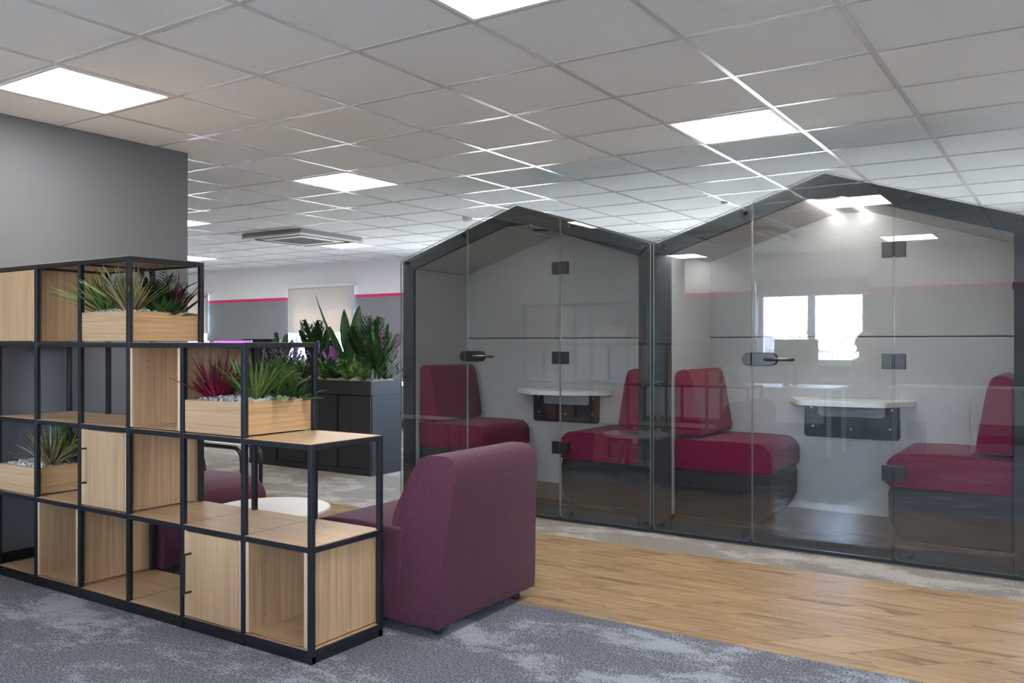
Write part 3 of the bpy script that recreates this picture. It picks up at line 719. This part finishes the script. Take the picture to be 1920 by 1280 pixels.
# ------------------------------------------------------------ booths
PY = 5.09
def booth(x0, label, lit, curved):
    W = 2.09; xc = x0+W/2
    t = thing('meeting_booth', label, 'meeting booth', (xc, 5.45, 0), 'house shaped glass fronted meeting booths')
    R = lambda pts: [(x0+a, z) for a, z in pts]
    outer = [(0, 0), (0, 1.84), (W/2, 2.18), (W, 1.84), (W, 0)]
    mid = [(.03, 0), (.03, 1.82), (W/2, 2.15), (W-.03, 1.82), (W-.03, 0)]
    s = mb(M['felt'])
    for i in range(4):
        s.prism(R([outer[i], outer[i+1], mid[i+1], mid[i]]), PY+.02, 5.875, 'y')
    s.prism(R([(.03, 0), (.03, 1.82), (W/2, 2.15), (W-.03, 1.82), (W-.03, 0)]), 5.845, 5.875, 'y')
    s.build('shell', t)
    # front ring
    I = [(.105, .0), (.105, 1.775), (W/2-.10, 2.043), (W/2+.10, 2.043), (W-.105, 1.775), (W-.105, 0)]
    s = mb(M['felt'])
    s.prism(R([(0, 0), (.0, 1.84), (.105, 1.775), (.105, 0)]), PY, PY+.03, 'y')
    s.prism(R([(W, 1.84), (W, 0), (W-.105, 0), (W-.105, 1.775)]), PY, PY+.03, 'y')
    s.prism(R([(0, 1.84), (W/2, 2.18), (W, 1.84), (W-.105, 1.775), (W/2+.10, 2.043), (W/2-.10, 2.043), (.105, 1.775)]), PY-.002, PY+.03, 'y')
    s.build('front_frame', t, bevel=.004)
    mb(M['felt']).box(x0+.106, x0+W-.106, PY, PY+.05, .0, .10).build('sill', t, bevel=.004)
    mb(M['podfloor']).box(x0+.11, x0+W-.11, PY+.05, 5.80, .06, .12).build('booth_floor', t)
    mb(M['blackm']).box(xc-.36, xc+.36, PY+.055, PY+.085, .12, .128).build('threshold_strip', t)
    L = M['lining']
    for a, b in ((.031, .105), (W-.105, W-.031)): mb(L).box(x0+a, x0+b, PY+.032, 5.80, .12, 1.775).build('side_lining', t, bevel=.004)
    mb(L).prism(R([(.105, 1.777), (.031, 1.79), (.031, 1.80), (W/2-.10, 2.115), (W/2-.10, 2.045)]), PY+.032, 5.80, 'y').build('roof_lining', t)
    mb(L).prism(R([(W-.105, 1.777), (W/2+.10, 2.045), (W/2+.10, 2.115), (W-.031, 1.80), (W-.031, 1.79)]), PY+.032, 5.80, 'y').build('roof_lining', t)
    cp = mb(L).box(xc-.10, xc+.10, PY+.032, 5.80, 2.045, 2.075).build('ceiling_panel', t)
    for sx in (-1, 1): mb(M['strip'] if lit else M['stripoff']).box(xc+sx*.088-.009, xc+sx*.088+.009, PY+.05, 5.79, 2.037, 2.047).build('light_strip', cp)
    v = mb(M['cabgap'])
    for k in range(10):
        a = k*PI/5; v.obox(Matrix.Translation((xc+.045*math.cos(a), 5.42+.045*math.sin(a), 2.043)) @ Matrix.Rotation(a, 4, 'Z'), .035, .011, .006)
    v.lathe([(.012, 2.041), (.012, 2.046)], (xc, 5.42), 12); v.build('vent', cp)
    mb(L).box(x0+.031, x0+W-.031, 5.80, 5.843, .06, 1.247).build('back_lining', t, bevel=.008, seg=3)
    mb(L).prism(R([(.031, 1.253), (.031, 1.80), (W/2-.1, 2.12), (W/2+.1, 2.12), (W-.031, 1.80), (W-.031, 1.253)]), 5.80, 5.843, 'y').build('back_lining', t, bevel=.008, seg=3)
    # seats
    for s_, e in ((1, x0+.112), (-1, x0+W-.112)):
        X = lambda a: e+s_*a
        y0, y1 = 5.145, 5.775
        base = [(0, .10), (0, .41), (.595, .41), (.603, .37), (.60, .23), (.575, .18), (.52, .10)]
        mb(M['felt']).prism([(X(a), z) for a, z in base], y0+.005, y1-.004, 'y').build('seat_base', t, bevel=.005)
        cu = round_poly([(.0, .412), (.0, .60), (.33, .605), (.56, .60), (.615, .55), (.615, .43), (.59, .412)], [0, .01, .05, .08, .04, .04, .015], 4)
        mb(M['red']).prism([(X(a), z) for a, z in cu], y0, y1, 'y').build('seat_cushion', t, bevel=.018, seg=4, smooth=True)
        ba = round_poly([(.0, .622), (.0, 1.02), (.05, 1.045), (.10, 1.03), (.125, .95), (.175, .65), (.165, .622)], [.0, .03, .03, .04, .06, .03, .01], 4)
        mb(M['red']).prism([(X(a), z) for a, z in ba], y0+.005, y1-.03, 'y').build('backrest', t, bevel=.018, seg=4, smooth=True)
    # wall table
    if curved: out = [(-.40, 5.798), (-.40, 5.72), (-.34, 5.64), (-.2, 5.53), (.0, 5.49), (.2, 5.53), (.34, 5.64), (.40, 5.72), (.40, 5.798)]; out = round_poly(out, [.0, .05, .08, .15, .15, .15, .08, .05, 0], 5)
    else: out = round_poly([(-.375, 5.798), (-.375, 5.76), (-.25, 5.48), (.25, 5.48), (.375, 5.76), (.375, 5.798)], [0, .02, .06, .06, .02, 0], 5)
    tt = mb(M['white']).prism([(xc+a, y) for a, y in out], .82, .855, 'z').build('tabletop', t, bevel=.004)
    br = mb(M['blackm'])
    o1 = round_poly([(-.29, .82), (-.29, .60), (-.27, .60), (.27, .60), (.29, .60), (.29, .82), (.205, .82), (.205, .745), (-.205, .745), (-.205, .82)], [0, .0, .0, 0, 0, 0, 0, .02, .02, 0], 4)
    br.prism([(xc+a, z) for a, z in [(-.29, .818), (-.29, .615), (-.275, .60), (.275, .60), (.29, .615), (.29, .735), (-.19, .735), (-.205, .75), (-.205, .818)]], 5.785, 5.799, 'y')
    br.prism([(xc+a, z) for a, z in [(.29, .735), (.29, .818), (.205, .818), (.205, .75), (.19, .735)]], 5.785, 5.799, 'y')
    b_ = br.build('bracket', tt)
    for a, z in ((-.245, .79), (-.235, .67), (0, .66), (.235, .67), (.245, .79)): mb(M['brass']).tube([(xc+a, 5.780, z), (xc+a, 5.786, z)], .008, 10).build('screw', tt)
    if lit:
        mb(M['blackm']).box(x0+W-.118, x0+W-.106, PY+.10, PY+.14, 1.49, 1.53).build('light_switch', t, bevel=.002)
    # glass front
    gy0, gy1 = 5.054, 5.066
    def topz(x): return (1.84+.34*min(x, W-x)/(W/2))+.006
    def pane(name, pts, rr):
        pp = round_poly(R(pts), rr, 4)
        return mb(M['glass']).prism(pp, gy0, gy1, 'y', side=M['edge']).build(name, t)
    s1, s2 = .64, 1.42
    pl = pane('glass_panel', [(.006, .028), (.006, topz(.006)-.003), (s1-.003, topz(s1)), (s1-.003, .028)], [.03, .02, .02, .03])
    dr = pane('glass_door', [(s1+.003, .028), (s1+.003, topz(s1)), (W/2, topz(W/2)), (s2-.003, topz(s2)), (s2-.003, .028)], [.02, .015, .01, .015, .02])
    pr_ = pane('glass_panel', [(s2+.003, .028), (s2+.003, topz(s2)), (W-.006, topz(W-.006)-.003), (W-.006, .028)], [.03, .02, .02, .03])
    for par, pts in ((pl, ((.055, 1.825), (.59, 1.998), (.05, .955), (.05, .06), (.592, .062))), (pr_, ((1.50, 1.998), (W-.052, 1.825), (W-.052, .95), (W-.052, .06), (1.50, .058)))):
        for a, z in pts:
            q = mb(M['blackm'])
            q.tube([(x0+a, gy0-.012, z), (x0+a, gy0, z)], .0145, 18); q.tube([(x0+a, gy1, z), (x0+a, PY, z)], .012, 12); q.build('standoff_bolt', par, bevel=.002)
    for z in (1.72, 1.11, .50):
        for sx, par in ((-1, dr), (1, pr_)):
            a = x0+s2+sx*.0325; q = mb(M['blackm'])
            q.box(a-.0275, a+.0275, gy0-.007, gy0-.0005, z-.042, z+.042); q.box(a-.0275, a+.0275, gy1+.0005, gy1+.007, z-.042, z+.042); 
            if sx < 0: q.tube([(x0+s2, gy0-.006, z-.04), (x0+s2, gy0-.006, z+.04)], .007, 10)
            q.build('hinge_plate', par, bevel=.0015)
    z = 1.115
    def stadium(xa, xb, left, right, h=.039):
        pts = []
        if left: pts += [(xa+h-h*math.sin(a), z-h*math.cos(a)) for a in [k*PI/10 for k in range(0, 11)]][::1]
        else: pts += [(xa, z-h), (xa, z+h)]
        if right: pts += [(xb-h+h*math.sin(a), z+h*math.cos(a)) for a in [k*PI/10 for k in range(0, 11)]]
        else: pts += [(xb, z+h), (xb, z-h)]
        return pts
    for ya, yb in ((gy0-.018, gy0-.0005), (gy1+.0005, gy1+.015)):
        mb(M['blackm']).prism(stadium(x0+.585, x0+s1-.004, True, False), ya, yb, 'y').build('strike_plate', pl, bevel=.003)
        mb(M['blackm']).prism(stadium(x0+s1+.002, x0+.79, False, True), ya, yb, 'y').build('lock_case', dr, bevel=.003)
    mb(M['blackm']).tube([(x0+.735, gy0-.018, z), (x0+.735, gy0-.05, z), (x0+.75, gy0-.06, z), (x0+.86, gy0-.062, z), (x0+.885, gy0-.055, z), (x0+.89, gy0-.035, z)], .0095, 12).build('lever_handle', dr, smooth=True)
    return t
booth(-4.352, 'unlit glass fronted booth with red seats and gable roof, left one', False, True)
booth(-2.254, 'lit glass fronted booth with red seats and gable roof, right one', True, False)

# ------------------------------------------------------------ people
def skinned(name, nodes, edges, m, parent, sub=2):
    me = bpy.data.meshes.new(name); me.from_pydata([n[0] for n in nodes], edges, [])
    o = bpy.data.objects.new(name, me); COL.objects.link(o)
    o.modifiers.new('k', 'SKIN').use_smooth_shade = True
    for i, n in enumerate(nodes):
        r = n[1]; me.skin_vertices[0].data[i].radius = (r, r) if not isinstance(r, tuple) else r
    me.skin_vertices[0].data[0].use_root = True
    s = o.modifiers.new('s', 'SUBSURF'); s.levels = sub; s.render_levels = sub
    dg = bpy.context.evaluated_depsgraph_get(); e = o.evaluated_get(dg); nm = bpy.data.meshes.new_from_object(e)
    bpy.data.objects.remove(o)
    return nm
def person(x, y, rz, label, shirt, hair, seat_z=.46):
    t = thing('person', label, 'person', (x, y, 0), None, rz)
    # local frame: facing +y, seated on a chair
    S = seat_z
    core = [((0, 0, S+.10), .135), ((0, .0, S+.26), .12), ((0, .01, S+.42), .13), ((0, .0, S+.54), .10), ((0, .01, S+.60), .052), ((0, .015, S+.66), .05)]
    nodes = list(core); edges = [(0, 1), (1, 2), (2, 3), (3, 4), (4, 5)]
    def chain(start, pts):
        k = start
        for p in pts: nodes.append(p); edges.append((k, len(nodes)-1)); k = len(nodes)-1
        return k
    for s in (-1, 1):
        k = chain(3, [((s*.15, 0, S+.52), .055), ((s*.19, .03, S+.38), .045), ((s*.20, .08, S+.25), .038), ((s*.16, .22, S+.30), .032), ((s*.13, .33, S+.32), .024), ((s*.13, .38, S+.315), .03), ((s*.13, .41, S+.31), .026)])
        for j in range(4): chain(k, [((s*.13+(j-1.5)*.019, .445, S+.31), .0085), ((s*.13+(j-1.5)*.02, .47, S+.295), .008), ((s*.13+(j-1.5)*.02, .485, S+.28), .007)])
        chain(k, [((s*(.13-.035), .41, S+.305), .01), ((s*(.13-.045), .435, S+.30), .008)])
        chain(0, [((s*.10, .06, S+.08), .085), ((s*.12, .25, S+.07), .075), ((s*.12, .44, S+.05), .06), ((s*.12, .46, S-.15), .052), ((s*.12, .45, .10), .035), ((s*.12, .50, .045), .035), ((s*.12, .60, .03), .028)])
    nm = skinned('b', nodes, edges, M['skin'], t)
    b = MB().use(M['skin']); b.b.from_mesh(nm)
    hz = S+.755
    b.blob((0, .02, hz), .075, .095, .115, 3); b.blob((0, .118, hz-.01), .012, .02, .022, 2); b.blob((0, .075, hz-.085), .035, .03, .025, 2)
    for s in (-1, 1): b.blob((s*.076, .015, hz-.01), .010, .02, .03, 2)
    b.use(mat('eye_white', (.7, .7, .7), .2)) if 'eye' not in M else None
    for s in (-1, 1): b.blob((s*.03, .098, hz+.012), .012, .01, .008, 2)
    b.use(mat('lips', (.45, .15, .13), .4)); b.blob((0, .106, hz-.055), .022, .01, .007, 2)
    o = b.build('body', origin=(0, 0, 0), smooth=True, fixn=False); o.parent = t
    # clothing: a slightly larger skin over torso and arms, and legs
    n2 = [(p, r+.014) for p, r in nodes]
    up = [0, 1, 2, 3]; 
    def sub(idx, ed, nm_, m):
        mp = {k: i for i, k in enumerate(idx)}
        mm = skinned('c', [n2[k] for k in idx], [(mp[a], mp[b]) for a, b in ed], m, t)
        q = MB().use(m); q.b.from_mesh(mm); oo = q.build(nm_, origin=(0, 0, 0), smooth=True, fixn=False); oo.parent = t
    arm = 7; per = 7+12+2+7
    ul, ue = [0, 1, 2, 3], [(0, 1), (1, 2), (2, 3)]; ll, le = [0], []
    for s in (0, 1):
        st = 6+s*per; k = 3
        for j in range(5): ul.append(st+j); ue.append((k, st+j)); k = st+j
        st2 = st+7+12+2; k = 0
        for j in range(5): ll.append(st2+j); le.append((k, st2+j)); k = st2+j
    sub(ul, ue, 'jumper', shirt); sub(ll, le, 'trousers', M['trousers'])
    h = mb(hair)
    h.blob((0, -.005, hz+.025), .092, .105, .112, 3)
    for v in list(h.b.verts):
        if v.co.y > .06 and v.co.z < hz+.05: v.co.y = .045; v.co.x *= 1.0
    for k in range(26):
        a = PI*(.02+.96*k/25)+PI; q = Vector((.085*math.cos(a), .085*math.sin(a)*1.05, hz+.05))
        h.tube([q, q+Vector((.012*math.cos(a), .012*math.sin(a), -.10)), q+Vector((.02*math.cos(a), .02*math.sin(a), -.20)), q+Vector((.01*math.cos(a), .0, -.29))], [.02, .021, .018, .006], 6)
    o = h.build('hair', origin=(0, 0, 0), smooth=True, fixn=False); o.parent = t
    return t
def office_chair(x, y, rz, label):
    t = thing('office_chair', label, 'chair', (x, y, 0), 'black office chairs', rz)
    def A(b, n, **k): o = b.build(n, origin=(0, 0, 0), **k); o.parent = t; return o
    A(mb(M['felt']).box(-.23, .23, -.22, .22, .37, .43), 'seat', bevel=.03, seg=3)
    A(mb(M['felt']).box(-.20, .20, -.265, -.225, .52, .95), 'backrest', bevel=.02, seg=3)
    A(mb(M['blackm']).tube([(0, -.15, .36), (0, -.27, .40), (0, -.28, .7)], .018), 'back_support', smooth=True)
    A(mb(M['blackm']).tube([(0, 0, .37), (0, 0, .08)], .025), 'gas_column', smooth=True)
    for k in range(5):
        a = k*2*PI/5; A(mb(M['blackm']).tube([(0, 0, .09), (.28*math.cos(a), .28*math.sin(a), .065)], .016).tube([(.28*math.cos(a)-.02, .28*math.sin(a), .027), (.28*math.cos(a)+.02, .28*math.sin(a), .027)], .027, 12), 'caster_leg', smooth=True)
    return t
def desk(x0, x1, y0, y1, label, panel=True):
    t = thing('desk', label, 'desk', ((x0+x1)/2, (y0+y1)/2, 0), 'white office desks')
    mb(M['white']).box(x0, x1, y0, y1, .705, .73).build('desktop', t, bevel=.003)
    for x in (x0+.05, x1-.05):
        for y in (y0+.05, y1-.05): mb(M['whitep']).box(x-.02, x+.02, y-.02, y+.02, 0, .705).build('leg', t)
    if panel: mb(M['whitep']).box(x0+.1, x1-.1, y1-.045, y1-.03, .35, .70).build('modesty_panel', t)
    return t
def monitor(x, y, z, rz, w, scr, label, h=.34):
    t = thing('monitor', label, 'monitor', (x, y, z), 'computer monitors on the desks', rz)
    def A(b, n, **k): o = b.build(n, origin=(0, 0, 0), **k); o.parent = t; return o
    zb = .52-h
    A(mb(M['blackm']).box(-w/2, w/2, -.012, .022, zb, .52), 'casing', bevel=.004)
    A(mb(scr).box(-w/2+.008, w/2-.008, -.0135, -.012, zb+.012, .512), 'screen')
    A(mb(M['blackm']).box(-.11, .11, -.09, .09, 0, .012).box(-.025, .025, .022, .05, .012, zb+h*.6), 'stand', bevel=.003)
    return t
# far office: bench of desks before the windows
for k, x in enumerate((-12.6, -11.1, -9.6, -8.1)):
    desk(x, x+1.48, 7.05, 7.60, 'white desk in the far office, %s bay of the near row' % ('leftmost', 'second', 'third', 'right end')[k], False)
    desk(x, x+1.48, 7.64, 8.2, 'white desk in the far office, %s bay of the window row' % ('leftmost', 'second', 'third', 'right end')[k], False)
monitor(-9.27, 7.42, .73, 0, .74, M['screen'], 'monitor with bright purple screen in front of far grey wall')
monitor(-10.1, 7.42, .73, 0, .78, M['screen2'], 'monitor with pale lilac screen left of the purple one')
monitor(-9.15, 7.80, .745, PI, .74, M['screen2'], 'black monitor seen from behind, right of the purple screen')
monitor(-6.75, 7.35, .73, -.9, .55, M['screen2'], 'monitor at an angle with lilac screen next to the left booth')
monitor(-7.05, 7.45, .73, 2.6, .55, M['screen'], 'monitor turned away behind the flowers near the left booth')
monitor(-8.0, 7.80, .73, PI, .5, M['screen'], 'monitor in front of the seated person by the window')
office_chair(-8.80, 8.62, PI, 'black office chair of the person at the far window')
person(-8.80, 8.60, PI, 'seated person in black top behind the planting, before the window', M['shirt2'], M['hair2'], .46)
desk(-7.9, -6.4, 7.05, 7.60, 'white desk in the far office beside the left booth', False) if False else None
# area behind the camera (seen mirrored in the booth glass)
desk(-4.5, -2.15, -.10, .70, 'long white desk mirrored in the right booth door')
monitor(-2.62, .35, .73, .15, .5, M['screen2'], 'monitor mirrored in the right booth door beside the window', .30)
monitor(-3.35, .25, .73, -.35, .5, M['screen2'], 'second monitor on the mirrored desk, left', .30)
office_chair(-2.08, -.62, .8, 'black office chair behind the mirrored desk')
person(-2.08, -.60, .8, 'person with long blonde hair in slate jumper, mirrored in glass', M['shirt'], M['hair'], .46)
desk(-1.75, .0-.35, -.9, -.2, 'white desk mirrored at the right side of the right booth', True)
t = thing('drawer_pedestal', 'white three drawer pedestal mirrored at the right of the booth', 'drawers', (-1.15, -.32, 0))
mb(M['white']).box(-1.36, -.94, -.80, -.12, .02, .60).build('carcass', t, bevel=.003)
for k in range(3):
    d = mb(M['white']).box(-1.35, -.95, -.118, -.10, .04+k*.185, .215+k*.185).build('drawer', t, bevel=.003)
    mb(M['steel']).box(-1.22, -1.08, -.10, -.085, .14+k*.185, .15+k*.185).build('drawer_handle', d)
tag(mb(M['white']).lathe([(.035, .731), (.038, .74), (.04, .82), (.036, .82), (.034, .745)], (-3.4, .45), 24).build('mug', origin=(-3.4, .45, .73), smooth=True), 'white mug standing on the mirrored desk', 'mug')
tag(mb(M['blackm']).lathe([(.035, .731), (.037, .74), (.037, .90), (.018, .94), (.018, .97), (.005, .975)], (-2.75, .3), 24).build('bottle', origin=(-2.75, .3, .73), smooth=True), 'dark drinks bottle standing on the mirrored desk', 'bottle')

# ------------------------------------------------------------ outside
W_ = bpy.data.worlds.new('world'); SC.world = W_; W_.use_nodes = True; nt = W_.node_tree
bg = nt.nodes['Background']
sky = N(nt, 'ShaderNodeTexSky'); sky.sky_type = 'NISHITA'; sky.sun_disc = False; sky.sun_elevation = .75; sky.sun_rotation = 2.2; sky.air_density = 1.2; sky.dust_density = 2.5
mx = mixc(nt, .7, sky.outputs[0], (8.2, 11.0, 15.5))
nt.links.new(mx, bg.inputs[0]); bg.inputs[1].default_value = 2.0
b = mb(M['grass']); n = 40; V = []
for i in range(n+1):
    r_ = []
    for j in range(n+1):
        x = -60+120*i/n; y = -3-57*j/n
        r_.append(b.v((x, y, -3.0+6.5*(j/n)**.8+.5*mnoise.noise(Vector((x*.1, y*.1, 0))))))
    V.append(r_)
for i in range(n):
    for j in range(n): b.face([V[i][j], V[i+1][j], V[i+1][j+1], V[i][j+1]])
struct(b.build('ground_hill', smooth=True))
b = mb(M['grass']).box(-60, 60, 10.5, 90, -3.2, -3.0); struct(b.build('ground_far'))
t = thing('brick_shed', 'small red brick outbuilding with dark roof, mirrored outside the window', 'building', (-9.5, -16, -1.6))
mb(M['brick']).box(-12, -7, -18, -14, -2.6, .9).build('walls', t)
mb(M['roof']).prism([(-12.5, .9), (-9.5, 1.7), (-6.5, .9)], -18.4, -13.6, 'y').build('roof', t)
def tree(x, y, z, h, label):
    b = mb(M['bark'])
    def grow(p, d, L, r, n):
        q = p+d*L; b.tube([p, p+d*L*.5+Vector((random.uniform(-.03, .03)*L, 0, 0)), q], [r, r*.85, r*.65], 5)
        if n == 0: return
        for k in range(3 if n > 1 else 2):
            ax = Vector((random.uniform(-1, 1), random.uniform(-1, 1), .1)).normalized(); dd = (Matrix.Rotation(random.uniform(.25, .7), 3, ax) @ d).normalized(); dd.z = abs(dd.z)+.1
            grow(q, dd.normalized(), L*random.uniform(.6, .8), r*.6, n-1)
    grow(Vector((x, y, z)), Vector((0, 0, 1)), h*.30, .045, 5)
    tag(b.build('bare_tree', origin=(x, y, z)), label, 'tree', 'bare trees outside the mirrored window')
tree(-7.0, -9.5, -2.6, 6.5, 'bare tree outside the mirrored window, left pane')
tree(-5.1, -11, -2.6, 7.0, 'bare tree outside the mirrored window, middle')
tree(-5.6, -21, -1.8, 8.0, 'bare tree outside the mirrored window, right pane')

sl = bpy.data.lights.new('sun', 'SUN'); sl.energy = 22; sl.angle = .01; sl.color = (1, .95, .87)
so = bpy.data.objects.new('sun', sl); COL.objects.link(so); so.rotation_euler = (-.80, 0, .35)
